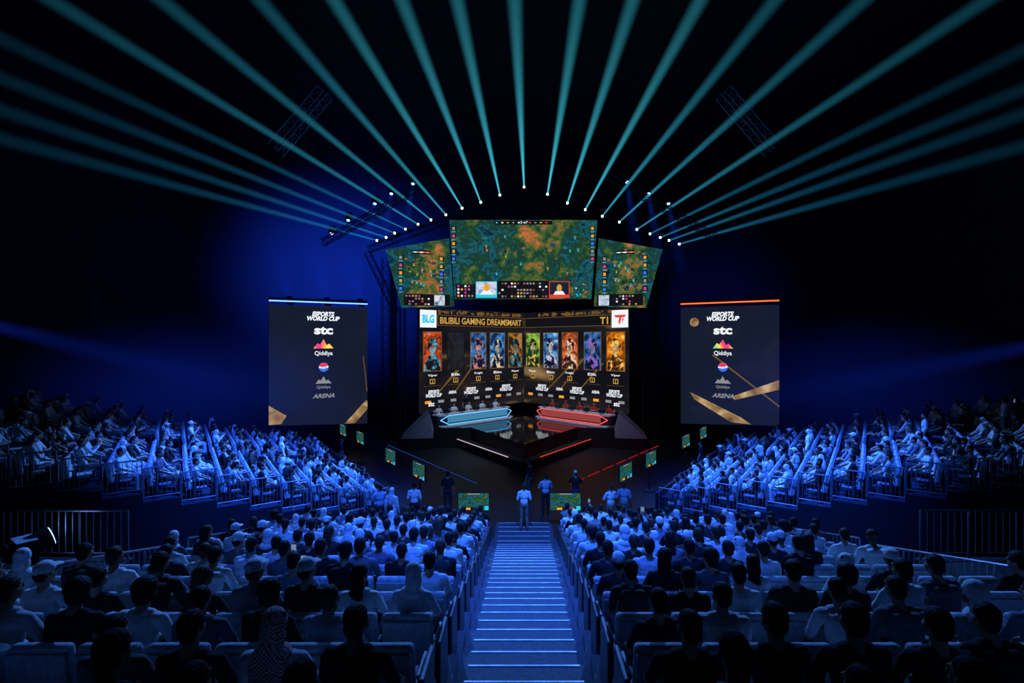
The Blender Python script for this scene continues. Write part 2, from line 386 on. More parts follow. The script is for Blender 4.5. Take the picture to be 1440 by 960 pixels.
    if hair == 'cap': pr += [(ell(H(0, -.012, .055), (.086, .104, .078), Rh), 5), (ell(H(0, .115, .052), (.066, .060, .010), Rh), 5), (ell(H(0, -.055, -.01), (.070, .054, .07), Rh), 3)]
    if hair == 'long': pr += [(ell(H(0, -.022, .046), (.088, .100, .088), Rh), 3), (ell(H(0, -.065, -.06), (.088, .055, .14), Rh), 3), (ell(H(0, -.085, -.19), (.085, .04, .12), Rh), 3)]
    if hair == 'bun': pr += [(ell(H(0, -.022, .046), (.083, .096, .086), Rh), 3), (ell(H(0, -.055, -.01), (.068, .056, .075), Rh), 3), (ell(H(0, -.12, .07), (.045, .04, .045), Rh), 3)]
    if hair in ('scarf', 'ghutra'):
        pr += [(ell(H(0, -.018, .035), (.092, .102, .10), Rh), 5), (ell(H(0, -.045, -.06), (.088, .075, .12), Rh), 5), (ell(nk+Vector((0, -.01, -.02)), (.135, .10, .075)), 5)]
        if hair == 'ghutra': pr += [(ell(nk+Vector((0, -.085, -.10)), (.14, .04, .20)), 5), (cap(H(-.07, -.02, .09), H(.07, -.02, .09), .02), 3)]
    if arms == 'phone':
        ex.append((('b', Vector((0, .335, 1.10+shz-1.03)), Vector((.075, .009, .15)), Matrix.Rotation(.15, 3, 'X')), 7))
    if arms == 'up': ex.append((('b', Vector((.175, .275, 1.43+shz-1.03)), Vector((.075, .009, .15)), Matrix.Rotation(.1, 3, 'X')), 7))
    return fuse(name, pr, vox, ex, scarfmat)
HV = .0075
hero = [
 person('spectator_a', vox=HV), person('spectator_b', arms='crossed', hyaw=.25, vox=HV, wide=1.1),
 person('spectator_c', arms='phone', hpitch=-.25, vox=HV, cloth='long'), person('spectator_d', arms='knees', lean=.5, hair='short', vox=HV),
 person('spectator_e', hair='long', female=True, hyaw=-.3, vox=HV), person('spectator_f', hair='scarf', female=True, cloth='long', vox=HV, hyaw=.35),
 person('spectator_g', hair='cap', arms='lap', hyaw=-.2, vox=HV), person('spectator_h', hair='ghutra', cloth='thobe', vox=HV, hyaw=.1),
 person('spectator_i', hair='curly', arms='lap', cloth='long', lean=.15, hyaw=.5, vox=HV), person('spectator_j', hair='short', arms='up', cloth='thobe', vox=HV, hyaw=-.1)]
keff = person('spectator_keffiyeh', hair='ghutra', cloth='thobe', vox=HV, hyaw=.05, scarfmat=M_check)
lod = [
 person('guest_a', vox=.014), person('guest_b', arms='crossed', hyaw=.3, vox=.014), person('guest_c', arms='phone', vox=.014, cloth='long'),
 person('guest_d', arms='knees', lean=.5, vox=.014), person('guest_e', hair='long', female=True, vox=.014, hyaw=-.3), person('guest_f', hair='ghutra', cloth='thobe', vox=.014),
 person('guest_g', cloth='thobe', hair='short', vox=.014, hyaw=.2), person('guest_h', arms='lap', hair='cap', lean=.2, vox=.014)]
stand = [
 person('standing_a', seated=False, arms='hang', vox=.01), person('standing_b', seated=False, arms='crossed', vox=.01, hyaw=.3, cloth='long'),
 person('standing_c', seated=False, arms='hang', vox=.01, hair='ghutra', cloth='thobe'), person('standing_d', seated=False, arms='phone', vox=.01, hair='cap', hpitch=-.2)]
def shirt_col(pw=.4):
    r = random.random()
    if r < pw: v = random.uniform(.6, .9); return (v, v, v)
    if r < pw+.2: v = random.uniform(.12, .35); return (v*random.uniform(.6, 1), v*random.uniform(.7, 1), v)
    v = random.uniform(.008, .04); return (v, v, v)
for (j, sx, n, x, y, z) in centre_spots:
    key = (j, sx, n)
    p = .90 if j > 1 else .75
    if sx > 0 and n > 6 and 8 <= j <= 12: p = .35
    if j >= 9 and n > 3: p = min(p, .72)
    if random.random() > p: continue
    k = random.choices(range(len(hero)), [6, 3.5, .35, 3, 2, 1, 1.5, 1.2, 2, .15])[0]; me = hero[k]; col = shirt_col(.40 if j < 12 else .3)
    if j >= 12 and k in (2, 9): me = hero[0]
    if k in (7, 9): col = (.8, .8, .8)
    if key == (14, -1, 1): me = keff; col = (.8, .8, .8)
    if key == (12, -1, 0): me = hero[5]; col = (.6, .65, .7)
    if key == (11, -1, 0): me = hero[0]; col = (.75, .78, .8)
    if key == (13, -1, 1): me = hero[1]; col = (.3, .35, .4)
    if key == (13, 1, 0): me = hero[0]; col = (.02, .02, .025)
    link('seated_spectator', me, (x+random.uniform(-.03, .03), y+random.uniform(-.0, .03), z+.0), random.uniform(-.14, .14), None, random.uniform(.95, 1.04), col)

# ------------------------------------------------------------------ side banks
BR = 13
def BP(side, a, bb): return (side*(5.6+.82*a+.57*bb), 19.3-.57*a+.82*bb)
def bz(k): return .35+.262*k
for side in (-1, 1):
    b = MB(); rail = MB(); seats = MB()
    e = bpy.data.objects.new('seated_audience', None); COL.objects.link(e)
    fx, fy = -side*.82, .57; rz = math.atan2(-fx, fy)
    for k in range(BR):
        a0 = .95*k-.3; a1 = a0+.95
        q = [BP(side, a0, -.3), BP(side, a1, -.3), BP(side, a1, 12.4), BP(side, a0, 12.4)]
        b.prism(q[::side], 0, bz(k), M_bank, M_tread)
        for h in (0, 1):
            p0 = BP(side, a0+.02+.47*h, 5.6); p1 = BP(side, a0+.02+.47*h, 6.6)
            rail.cyl((p0[0], p0[1], bz(k)+.012), (p1[0], p1[1], bz(k)+.012), .012, M_nose, 4)
        zt = bz(k)+1.0
        pa = BP(side, a0+.02, -.24); pb = BP(side, a1-.02, -.24)
        for hh in (1.0, .12): rail.cyl((pa[0], pa[1], bz(k)+hh), (pb[0], pb[1], bz(k)+hh), .022, M_steel, 6)
        for t in range(9):
            u = t/8; rail.cyl((pa[0]+(pb[0]-pa[0])*u, pa[1]+(pb[1]-pa[1])*u, bz(k)+(0 if t in (0, 8) else .12)), (pa[0]+(pb[0]-pa[0])*u, pa[1]+(pb[1]-pa[1])*u, zt), .02 if t in (0, 8) else .009, M_steel, 5)
        bb = .15
        while bb < 12.2:
            if not 5.45 < bb < 6.75:
                x, y = BP(side, .95*k+.2, bb); put_seat(seats, x, y, bz(k), rz)
                if random.random() < .86:
                    i = random.choices(range(8), [4, 2, .3, 3, 1.5, 1.2, 1.6, 1])[0]; col = shirt_col(.36)
                    if i in (5, 6): col = (.8, .8, .8)
                    link('spectator', lod[i], (x, y, bz(k)), rz+random.uniform(-.3, .3), e, random.uniform(.94, 1.05), col)
            bb += .60
    q = [BP(side, .95*BR-.3, -.3), BP(side, .95*BR+.6, -.3), BP(side, .95*BR+.6, 12.4), BP(side, .95*BR-.3, 12.4)]
    b.prism(q[::side], 0, bz(BR), M_bank)
    q = [BP(side, -.42, -.3), BP(side, -.32, -.3), BP(side, -.32, 12.4), BP(side, -.42, 12.4)]
    b.prism(q[::side], 0, 1.15, M_bank)
    p0 = BP(side, -.46, .2); p1 = BP(side, -.46, 12.2); b.cyl((p0[0], p0[1], .35), (p1[0], p1[1], .35), .022, T_blued if side < 0 else T_redx, 6)
    b.obj('side_terrace'); rail.obj('guard_railing'); seats.obj('auditorium_seat_bank')

def railing(name, p, q, h=1.05, n=14, mat=M_steel):
    b = MB(); p = Vector(p); q = Vector(q)
    for hh in (h, .12): b.cyl(p+Vector((0, 0, hh)), q+Vector((0, 0, hh)), .022, mat, 6)
    for i in range(n+1):
        c = p.lerp(q, i/n); main = i % 7 == 0
        b.cyl(c+Vector((0, 0, 0 if main else .12)), c+Vector((0, 0, h)), .022 if main else .010, mat, 5)
    return b.obj(name)
for s in (-1, 1):
    for j0, j1 in ((15, 11), (11, 7), (7, 3), (3, 0)):
        railing('stair_railing', (s*6.88, rowY(j0), rowZ(j0)), (s*6.88, rowY(j1)-.3, rowZ(j1)), 1.05, 28)
for s in (-1, 1):
    b = MB(); b.box((s*10.2, 8.6, 1.25), (4.2, 3.6, 2.5), M_bank); b.obj('technical_deck')
    railing('deck_railing', (s*8.2, 10.3, 2.5), (s*12.2, 10.3, 2.5), 1.0, 28)
b = MB()
b.rbox((0, 0, .10), (.5, .4, .2), .03, M_truss); b.box((-.24, 0, .40), (.04, .12, .5), M_truss); b.box((.24, 0, .40), (.04, .12, .5), M_truss)
b.cyl((0, -.3, .45), (0, .28, .62), .17, M_truss, 16, .21); b.cyl((0, .28, .62), (0, .295, .624), .18, E_lensb, 16)
b.box((0, -.33, .48), (.3, .06, .3), M_truss); b.box((.0, -.1, .68), (.5, .3, .02), M_nose)
b.obj('followspot_lamp', None, Matrix.Translation((-9.6, 9.7, 2.5)) @ Matrix.Rotation(-.6, 4, 'Z'))

# ------------------------------------------------------------------ stage
b = MB()
tier = [(0, 26.5), (7.6, 37.6), (9.2, 37.6), (9.2, 43.5), (-9.2, 43.5), (-9.2, 37.6), (-7.6, 37.6)]
b.prism(tier, 0, .5, M_stage)
deck = [(0, 27.6), (3.5, 33.0), (6.2, 32.6), (7.7, 34.6), (7.7, 36), (.3, 42.8), (-.3, 42.8), (-7.7, 36), (-7.7, 34.6), (-6.2, 32.6), (-3.5, 33.0)]
b.prism(deck, .5-.5, 1.3, M_stage, M_gloss)
for s in (-1, 1):
    b.cyl((s*.9, 27.75, .56), (s*5.6, 34.6, .56), .03, T_white if s < 0 else T_redd, 6)
    w = [(s*5.9, 32.5, 1.3), (s*6.6, 34.6, 1.3), (s*6.2, 32.7, 2.3), (s*6.7, 34.5, 2.3), (s*7.9, 31.9, .75), (s*8.3, 34.4, .75), (s*5.9, 32.2, .75), (s*6.6, 34.6, .75)]
    fs = [(2, 4, 5, 3), (6, 4, 2, 0), (7, 1, 3, 5), (0, 2, 3, 1), (6, 7, 5, 4)]
    b.add(w, fs, M_wedge)
    b.prism([(s*5.9, 32.2), (s*7.9, 31.9), (s*8.3, 34.4), (s*6.6, 34.6)][::s], 0, .75, M_stage)
b.obj('stage')
b = MB()
for q in range(7):
    u0 = q/7; u1 = u0+.11
    b.cyl((2.3+6.9*u0, 24.4+9.2*u0, .03), (2.3+6.9*u1, 24.4+9.2*u1, .03), .03, T_redx, 6)
b.cyl((-9.2, 33.6, .03), (-2.3, 24.4, .03), .02, T_blued, 6)
b.obj('floor_light_strip')

# player desks
for s in (-1, 1):
    d = Vector((-s*.72, .69, 0)).normalized(); nn = Vector((-s*.69, -.72, 0)).normalized()
    T = T_cyan if s < 0 else T_red
    P0 = Vector((s*5.95, 33.2, 0)); L = 6.7
    def DP(t, o, z): return P0+d*t+nn*o+Vector((0, 0, z))
    b = MB()
    def hexbox(o0, o1, z0, z1, m, c=.7):
        pts = [DP(0, o1-.2, 0), DP(c, o1, 0), DP(L-c, o1, 0), DP(L, o1-.2-.35, 0), DP(L, o0, 0), DP(0, o0, 0)]
        b.prism([(p.x, p.y) for p in pts][::s], z0, z1, m)
    hexbox(-.35, .55, 1.31, 1.55, M_deskb); hexbox(-.3, .45, 1.55, 2.0, M_deskb); hexbox(-.4, .60, 2.0, 2.08, M_desk)
    hexbox(-.30, .95, 1.31, 1.40, M_desk)
    loop = [DP(.1, .52, 1.78), DP(.7, .60, 2.04), DP(L-.8, .60, 2.04), DP(L-.1, .3, 1.80), DP(L-.8, .62, 1.46), DP(.7, .62, 1.46)]
    for i in range(6): b.cyl(loop[i], loop[(i+1) % 6], .03, T, 6)
    b.rbox(DP(L/2, .50, 1.75), (L*.80, .03, .44), .008, D_cyan if s < 0 else D_red, Matrix.Rotation(math.atan2(d.y, d.x), 3, 'Z'))
    b.obj('player_desk')
    rzd = math.atan2(-nn.x, nn.y)
    for i in range(5):
        t = .75+i*1.28
        m = MB(); Rm = Matrix.Rotation(math.atan2(d.y, d.x), 3, 'Z'); c = DP(t, .28, 0)
        m.rbox((c.x, c.y, 2.30), (.50, .03, .28), .01, M_deskb, Rm); m.cyl((c.x, c.y, 2.085), (c.x, c.y, 2.3), .02, M_deskb); m.cyl((c.x, c.y, 2.08), (c.x, c.y, 2.095), .11, M_deskb, 12)
        c2 = DP(t, .262, 2.30); m.rbox((c2.x, c2.y, c2.z), (.46, .004, .25), .001, E_cyan if s < 0 else E_orange, Rm)
        m.obj('gaming_monitor')
        p = DP(t, -.62, 1.3)
        link('esports_player', lod[i % 2 if i else 4], (p.x, p.y, 1.31), rzd, None, 1.0, (.8, .82, .85) if s < 0 else (.5, .04, .04))
        ch = MB(); put_seat(ch, 0, 0, 0); ch.rbox((0, -.28, 1.1), (.36, .10, .35), .04, M_seatd)
        o = ch.obj('gaming_chair'); o.location = (p.x, p.y, 1.31); o.rotation_euler = (0, 0, rzd)
link('stage_host', stand[0], (-4.3, 37.0, 1.31), math.pi, None, 1.05, (.02, .02, .03))

# ---- lower LED wall, two wings meeting in a V
WL = math.hypot(7.4, 7); yawW = math.atan2(7, 7.4)
rowcols = [[((.02,.01,.01),(.80,.10,.02),(.01,.35,.50)), ((.01,.01,.012),(.02,.02,.03),(.012,.012,.015)), ((.01,.02,.06),(.06,.22,.6),(.6,.22,.15)), ((.01,.02,.08),(.05,.30,.75),(.85,.70,.35)), ((.02,.015,.01),(.45,.18,.03),(.02,.22,.30))],
           [((.01,.04,.02),(.25,.50,.06),(.8,.55,.05)), ((.01,.02,.08),(.08,.35,.8),(.75,.7,.7)), ((.08,.015,.01),(.75,.14,.04),(.9,.7,.45)), ((.005,.015,.06),(.04,.18,.5),(.3,.12,.5)), ((.15,.03,.0),(.9,.25,.01),(1,.65,.15))]]
tpos = [.10, .29, .48, .69, .89]
for s in (-1, 1):
    o0 = (-7.4, 35.0) if s < 0 else (0, 42.0)
    Mx = panelM(o0[0], o0[1], 0, yawW if s < 0 else -yawW)
    scr = MB(); scr.add([(0, 1.9, -.2), (WL, 1.9, -.2), (WL, 9.4, -.2), (0, 9.4, -.2), (0, 1.9, 0), (WL, 1.9, 0), (WL, 9.4, 0), (0, 9.4, 0)],
        [(0,3,2,1), (0,1,5,4), (1,2,6,5), (2,3,7,6), (3,0,4,7)], M_black)
    bgm = ramp_emis('wall_graphic_%s' % ('l' if s < 0 else 'r'), [(.40, (.006, .006, .010)), (.60, (.016, .013, .014)), (.72, (.25, .15, .06)), (.86, (.6, .42, .22))], .35, 1, .3, 1, (3 if s < 0 else 8.2, 2, 0), stretch=(.4, 1.8, 1), rot=.6)
    scr.rect(0, 1.9, WL, 9.4, 0, bgm)
    wall = scr.obj('led_wall', None, Mx)
    g = MB()
    def A(t): return WL*(1-t) if s < 0 else WL*t
    if s < 0: g.rect(1.55, 8.15, WL-.08, 8.95, .01, E_goldd); g.rect(1.60, 8.19, WL-.13, 8.91, .015, E_black); g.rect(.08, 8.0, 1.45, 9.25, .02, E_white)
    else: g.rect(.08, 8.15, WL-1.5, 8.95, .01, E_goldd); g.rect(.13, 8.19, WL-1.55, 8.91, .015, E_black); g.rect(WL-1.45, 8.0, WL-.08, 9.25, .02, E_white)
    for q in range(60):
        xx = random.uniform(1.6, WL-.6); g.rect(xx, 8.98+random.random()*.3, xx+random.uniform(.05, .4), 9.02+random.random()*.3, .012, E_goldd)
    for i, t in enumerate(tpos):
        c = A(t); hwid = .74
        cs = rowcols[0 if s < 0 else 1][(4-i) if s < 0 else i]
        am = ramp_emis('portrait_art', [(.40, cs[0]), (.50, [v*.6 for v in cs[1]]), (.60, cs[1]), (.70, cs[2])], 1.1, 1.0, 1.0, 3, (i*3.1+s*7, i*1.7, 0))
        am2 = ramp_emis('portrait_figure', [(.38, (.006, .006, .012)), (.5, cs[0]), (.60, cs[2]), (.7, cs[1])], 2.0, 1.0, .6, 3, (i*2.3, s*4, 0))
        am3 = ramp_emis('portrait_skin', [(.40, [v*.3+.03 for v in cs[1]]), (.55, [v*.45+.12 for v in cs[2]]), (.65, [v*.6+.2 for v in cs[2]])], 1.5, 1, .2, 1, (i, s, 0))
        g.rect(c-hwid-.05, 4.85, c+hwid+.05, 7.72, .01, E_goldd if not (s < 0 and i == 3) else E_black); g.rect(c-hwid, 4.9, c+hwid, 7.67, .02, am)
        if not (s < 0 and i == 3):
            g.poly([(c-.70, 4.9), (c+.70, 4.9), (c+.62, 5.6), (c+.28, 6.0), (c+.16, 6.15), (c-.16, 6.15), (c-.3, 6.0), (c-.64, 5.5)], .03, am2)
            g.rect(c-.11, 5.9, c+.11, 6.3, .033, am3)
            g.ell(c, 6.52, .26, .36, .035, am3); g.poly([(c-.42, 6.3), (c-.40, 6.9), (c-.1, 7.25), (c+.3, 7.15), (c+.46, 6.7), (c+.36, 6.2), (c+.24, 6.66), (c+.05, 6.78), (c-.22, 6.62)], .04, am2)
            for e_ in (-1, 1): g.ell(c+e_*.10, 6.54, .05, .025, .045, E_black, 8); g.rect(c+e_*.10-.06, 6.60, c+e_*.10+.06, 6.62, .045, E_black)
            g.rect(c-.07, 6.32, c+.07, 6.345, .045, E_black)
        g.rect(c-.22, 3.95, c+.22, 4.3, .01, E_gold); g.rect(c-.17, 4.0, c+.17, 4.25, .02, E_black); g.rect(c-.03, 3.98, c+.03, 4.2, .03, E_gold)
        g.rect(c-hwid, 3.80, c+hwid, 3.82, .01, E_goldd)
    for q in range(9):
        xx = .5+q*1.1; g.rect(xx, 2.55, xx+.5, 2.75, .012, E_grey if q % 3 else E_orange)
    for q in range(3):
        xx = random.uniform(1, 7); g.poly([(xx, 3.2), (xx+.12, 3.2), (xx+2.4, 5.1+q*.3), (xx+2.2, 5.1+q*.3)], .006, E_goldd)
    g.obj('wall_graphics', wall)
    for i, t in enumerate(tpos): text(wall, ['Player', 'Bin', 'Knight', 'Elk', 'Viper'][i], A(t), 4.55, .8, .20, .03, E_white)
    for t in (.2, .55, .88): text(wall, 'ESPORTS\nWORLD CUP', A(t), 3.25, 1.35, .52, .03, E_white, shear=.2, bold=.04)
    for t in (.38, .72): text(wall, 'ARENA', A(t), 3.25, .7, .22, .03, E_white, bold=.03)
    text(wall, 'stc', A(.9), 2.5, .5, .3, .03, E_white, bold=.03)
    if s < 0:
        text(wall, 'BILIBILI GAMING DREAMSMART', 1.7+(WL-2.0)/2, 8.54, WL-2.1, .50, .03, E_gold, bold=.02); text(wall, 'BLG', .76, 8.62, 1.0, .6, .04, E_cyan, bold=.05)
    else:
        text(wall, 'T1', WL-2.1, 8.54, .7, .52, .03, E_gold, bold=.03)
        gg = MB(); x0 = WL-.76; gg.poly([(x0-.5, 8.9), (x0+.5, 8.9), (x0+.4, 8.72), (x0-.35, 8.72)], .04, E_red); gg.poly([(x0-.05, 8.72), (x0+.15, 8.72), (x0, 8.2), (x0-.12, 8.35)], .04, E_red); gg.poly([(x0+.2, 8.65), (x0+.35, 8.65), (x0+.15, 8.25)], .04, E_red)
        gg.obj('team_emblem', wall)

# ---- upper game screens
def game_mat(nm, loc, xg, st=1.25, scale=.62):
    return ramp_emis(nm, [(.34, (.002, .010, .025)), (.41, (.004, .035, .060)), (.46, (.012, .095, .115)), (.50, (.006, .030, .030)), (.55, (.010, .045, .022)), (.60, (.035, .090, .022)), (.66, (.18, .10, .03)), (.72, (.50, .13, .035)), (.90, (.12, .04, .03))], scale, st, .3, 10, loc, xg, .72)
def inside(x, y, pts):
    r = False; n = len(pts)
    for i in range(n):
        x1, y1 = pts[i]; x2, y2 = pts[(i+1) % n]
        if (y1 > y) != (y2 > y) and x < (x2-x1)*(y-y1)/(y2-y1)+x1: r = not r
    return r
def terrain(g, pts, y0, cx):
    xs = [p[0] for p in pts]; ys = [p[1] for p in pts]; a = random.getstate()
    def ok(x, y, m=.35): return all(inside(x+dx, y+dy, pts) for dx in (-m, m) for dy in (-m, m)) and y > y0
    for i in range(90):
        x = random.uniform(min(xs), max(xs)); y = random.uniform(y0, max(ys))
        if not ok(x, y): continue
        warm = abs(x-cx) < 1.6
        m = random.choice([G_a, G_a, G_b, G_b, G_c, G_e] if not warm else [G_d, G_b, G_a, G_d, G_f, G_c]); r = random.uniform(.06, .28) if m != G_f else random.uniform(.04, .10)
        if m in (G_a, G_b):
            for q in range(4):
                g.ell(x+random.uniform(-.7, .7)*r, y+random.uniform(-.5, .5)*r, r*.5, r*.4, .004+.0004*q, m if q < 3 else G_b, 7)
        else:
            n = 7; ph = random.random()*6
            g.poly([(x+math.cos(2*math.pi*q/n+ph)*r*random.uniform(.5, 1.1), y+math.sin(2*math.pi*q/n+ph)*r*random.uniform(.3, .7)) for q in range(n)], .0035, m)
def game_ui(g, x0, x1, y0, y1, big=True):
    w = x1-x0
    g.rect(x0+w*.30, y1-.32, x0+w*.70, y1-.05, .01, E_black)
    for q in range(10): xx = x0+w*(.31+.038*q); g.rect(xx, y1-.23, xx+.14, y1-.15, .02, [E_cyan, E_white, E_gold, E_grey, E_white, E_white, E_red, E_grey, E_gold, E_red][q])
    for q in range(5):
        yy = y1-.75-q*.52
        for sx in (0, 1):
            xa = x0+.06 if sx == 0 else x1-.36
            g.rect(xa, yy, xa+.30, yy+.34, .01, E_black); g.rect(xa+.04, yy+.06, xa+.22, yy+.27, .02, [E_grey, E_mag, E_orange, E_gold, E_blue][(q+2*sx) % 5])
            g.rect(xa, yy-.07, xa+.26, yy-.03, .02, E_green); g.rect(xa, yy-.12, xa+.2, yy-.09, .02, E_blue)
    for q in range(12):
        xx = random.uniform(x0+.8, x1-.9); yy = random.uniform(y0+1.4, y1-.8)
        g.rect(xx, yy, xx+.16, yy+.03, .01, random.choice([E_cyan, E_red, E_green])); g.ell(xx+.08, yy-.10, .05, .07, .01, random.choice([E_gold, E_cyan, E_mag, E_orange]), 8)
gm = game_mat('game_view_main', (1.3, 4.4, 0), (.9, 3.2, .12))
def slabscreen(pts, front):
    b = MB(); n = len(pts); b.add([(p[0], p[1], -.35) for p in pts]+[(p[0], p[1], 0) for p in pts], [(i, (i+1) % n, n+(i+1) % n, n+i) for i in range(n)]+[tuple(range(n))[::-1]], M_black)
    b.poly(pts, 0, front); return b
mpts = [(-4.75, 9.9), (4.6, 9.9), (5.0, 15.3), (-5.1, 15.3)]
b = slabscreen(mpts, gm)
ms = b.obj('game_screen', None, panelM(0, 34, 0, 0))
g = MB(); terrain(g, mpts, 11.2, .9); game_ui(g, -5.0, 4.9, 9.9, 15.3)
g.rect(-4.65, 9.95, -3.3, 10.9, .008, E_black); g.rect(-1.85, 9.95, 1.7, 11.15, .008, E_black)
g.rect(-3.3, 9.98, -1.85, 11.1, .02, E_cyan); g.rect(-3.25, 10.2, -1.9, 11.06, .03, E_facecam); g.ell(-2.55, 10.68, .2, .26, .04, E_orange); g.poly([(-3.0, 10.2), (-2.1, 10.2), (-2.3, 10.48), (-2.8, 10.48)], .04, E_white)
g.rect(1.7, 9.98, 3.1, 11.1, .02, E_red); g.rect(1.75, 10.2, 3.05, 11.06, .03, E_dark); g.ell(2.4, 10.65, .18, .25, .04, E_gold); g.poly([(2.0, 10.2), (2.8, 10.2), (2.65, 10.44), (2.15, 10.44)], .04, E_white)
for r in range(5):
    for c in range(16):
        xx = -1.75+c*.213; yy = 10.02+r*.22
        if random.random() < .3: continue
        g.rect(xx, yy, xx+.13, yy+.12, .02, random.choice([E_grey, E_gold, E_grey, E_white, E_dark, E_mag, E_dark, E_goldd]))
for c in range(5):
    for r in range(4): g.rect(-4.55+c*.24, 10.05+r*.22, -4.42+c*.24, 10.18+r*.22, .02, random.choice([E_grey, E_orange, E_mag, E_dark, E_white]))
mm = game_mat('minimap', (5, 2, 0), (0, 3, .02), 1.5, 1.6); g.rect(3.35, 9.98, 4.45, 11.1, .02, mm)
for q in range(10): xx = random.uniform(3.45, 4.3); yy = random.uniform(10.1, 11.0); g.ell(xx, yy, .05, .05, .03, random.choice([E_cyan, E_red, E_white]), 8)
g.obj('screen_overlay', ms)
text(ms, '2 - 7', 0, 15.13, .5, .16, .03, E_white)
for s in (-1, 1):
    yaw = math.atan2(1.0, 4.1)
    if s < 0: O = (-9.2, 33.0); pts = [(1.05, 9.25), (4.55, 9.4), (4.2, 14.05), (.0, 13.1)]
    else: O = (5.1, 34.0); pts = [(-.35, 9.4), (3.15, 9.25), (4.2, 13.1), (.0, 14.05)]
    gm2 = game_mat('game_view_side', (s*6.2, 1.0+s, 0), ((2.9 if s < 0 else 2.0), 1.3, .14))
    o = slabscreen(pts, gm2).obj('game_screen', None, panelM(O[0], O[1], 0, yaw*(-s)))
    g = MB(); terrain(g, pts, 10.4, 2.9 if s < 0 else 2.0)
    game_ui(g, .8, 3.9, 9.4, 13.2) if s < 0 else game_ui(g, .2, 3.3, 9.4, 13.2)
    xa = 1.3 if s < 0 else .0
    g.rect(xa-.1, 9.42, xa+2.95, 10.2, .008, E_black)
    g.rect(xa+(1.9 if s < 0 else 0), 9.45, xa+(2.6 if s < 0 else .7), 10.15, .02, E_facecam)
    for c in range(8):
        for r in range(4):
            if random.random() < .3: continue
            x2 = xa+c*.21+(0 if s < 0 else .95); g.rect(x2, 9.47+r*.18, x2+.12, 9.57+r*.18, .02, random.choice([E_grey, E_gold, E_grey, E_mag, E_white, E_dark]))
    g.obj('screen_overlay', o)

# ---- side LED banners
for s in (-1, 1):
    yaw = math.atan2(3, 5.2); W = 6.0
    M = panelM(-15.9, 31, 0, yaw) if s < 0 else panelM(10.7, 34, 0, -yaw)
    gold = ramp_emis('banner_graphic_%d' % (s+1), [(.0, (.006, .010, .030)), (.55, (.008, .012, .028)), (.70, (.015, .015, .030)), (.9, (.04, .03, .03))], .3, 1, .2, 2, (s*2, 0, 0))
    b = slabscreen([(0, 1.75 if s < 0 else 1.4), (W, 1.4 if s < 0 else 1.75), (W, 9.3), (0, 9.3)], gold)
    o = b.obj('led_banner', None, M); g = MB()
    fl = ramp_emis('gold_flare', [(.3, (.12, .06, .02)), (.5, (.50, .30, .12)), (.7, (.95, .75, .4))], .9, .7, .3, 2)
    if s < 0:
        g.poly([(5.9, 3.0), (6.0, 3.0), (6.0, 2.4), (5.2, 1.5), (4.5, 1.5)], .01, fl); g.poly([(0, 3.0), (1.0, 2.3), (.7, 1.8), (0, 1.8)], .01, fl); g.poly([(5.7, 6.0), (5.75, 6.0), (6, 3.6), (5.95, 3.6)], .01, E_goldd)
    else:
        g.poly([(.6, 3.6), (3.8, 2.1), (4.4, 1.7), (3.2, 1.75), (.9, 3.1)], .01, fl); g.poly([(3.2, 3.4), (6, 4.6), (6, 4.0), (3.4, 3.2)], .01, fl); g.ell(.9, 8.3, .3, .3, .01, fl); g.poly([(2, 6.1), (2.1, 6.15), (6, 3.0), (6, 2.9)], .006, E_goldd)
    cx = 3.2 if s < 0 else 2.7
    def mount(y, w, m):
        g.poly([(cx-w, y), (cx+w, y), (cx+w*.55, y+w*.5), (cx+w*.3, y+w*.35), (cx, y+w*.95), (cx-w*.35, y+w*.4), (cx-w*.6, y+w*.55)], .015, m)
    mt = ramp_emis('sunset_logo', [(.35, (.1, .6, .2)), (.45, (.9, .7, .1)), (.55, (.95, .35, .05)), (.65, (.8, .05, .2))], 1.2, 1.2, .1, 1, stretch=(1, .5, 1))
    mount(6.55, .62, mt)
    g.ell(cx, 5.32, .30, .30, .02, E_blue); g.poly([(cx-.29, 5.35), (cx-.2, 5.53), (cx, 5.62), (cx+.2, 5.53), (cx+.29, 5.40), (cx, 5.32)], .03, E_red); g.poly([(cx-.29, 5.28), (cx-.29, 5.36), (cx, 5.34), (cx+.29, 5.40), (cx+.29, 5.30), (cx, 5.22)], .035, E_white)
    mount(4.25, .5, E_grey)
    g.obj('banner_graphics', o)
    text(o, 'ESPORTS\nWORLD CUP', cx, 8.65, 2.0, .6, .03, E_white, shear=.25, bold=.05)
    text(o, 'stc', cx, 7.72, 1.15, .52, .03, E_white, bold=.04); text(o, 'Qiddiya', cx, 6.2, 1.1, .36, .03, E_white)
    text(o, 'PEPSI', cx, 5.32, .34, .08, .045, E_blue); text(o, 'Qiddiya', cx, 4.0, .85, .24, .03, E_grey); text(o, 'ARENA', cx, 3.45, 1.35, .28, .03, E_grey, shear=.3, bold=.03)
    st = MB()
    for q in range(60): st.ell(.05+q*.1, 9.55, .035, .05, .1, T_blue if s < 0 else T_or, 8)
    st.cyl((0, 9.55, .04), (W, 9.55, .04), .035, T_blue if s < 0 else T_or, 6)
    st.box((W/2, 9.7, -.1), (W, .15, .2), M_truss); st.obj('led_strip', o)
    lg = MB(); lg.box((.4, .9, -.25), (.2, 1.8, .2), M_truss); lg.box((W-.4, .9, -.25), (.2, 1.8, .2), M_truss); lg.obj('support_legs', o)

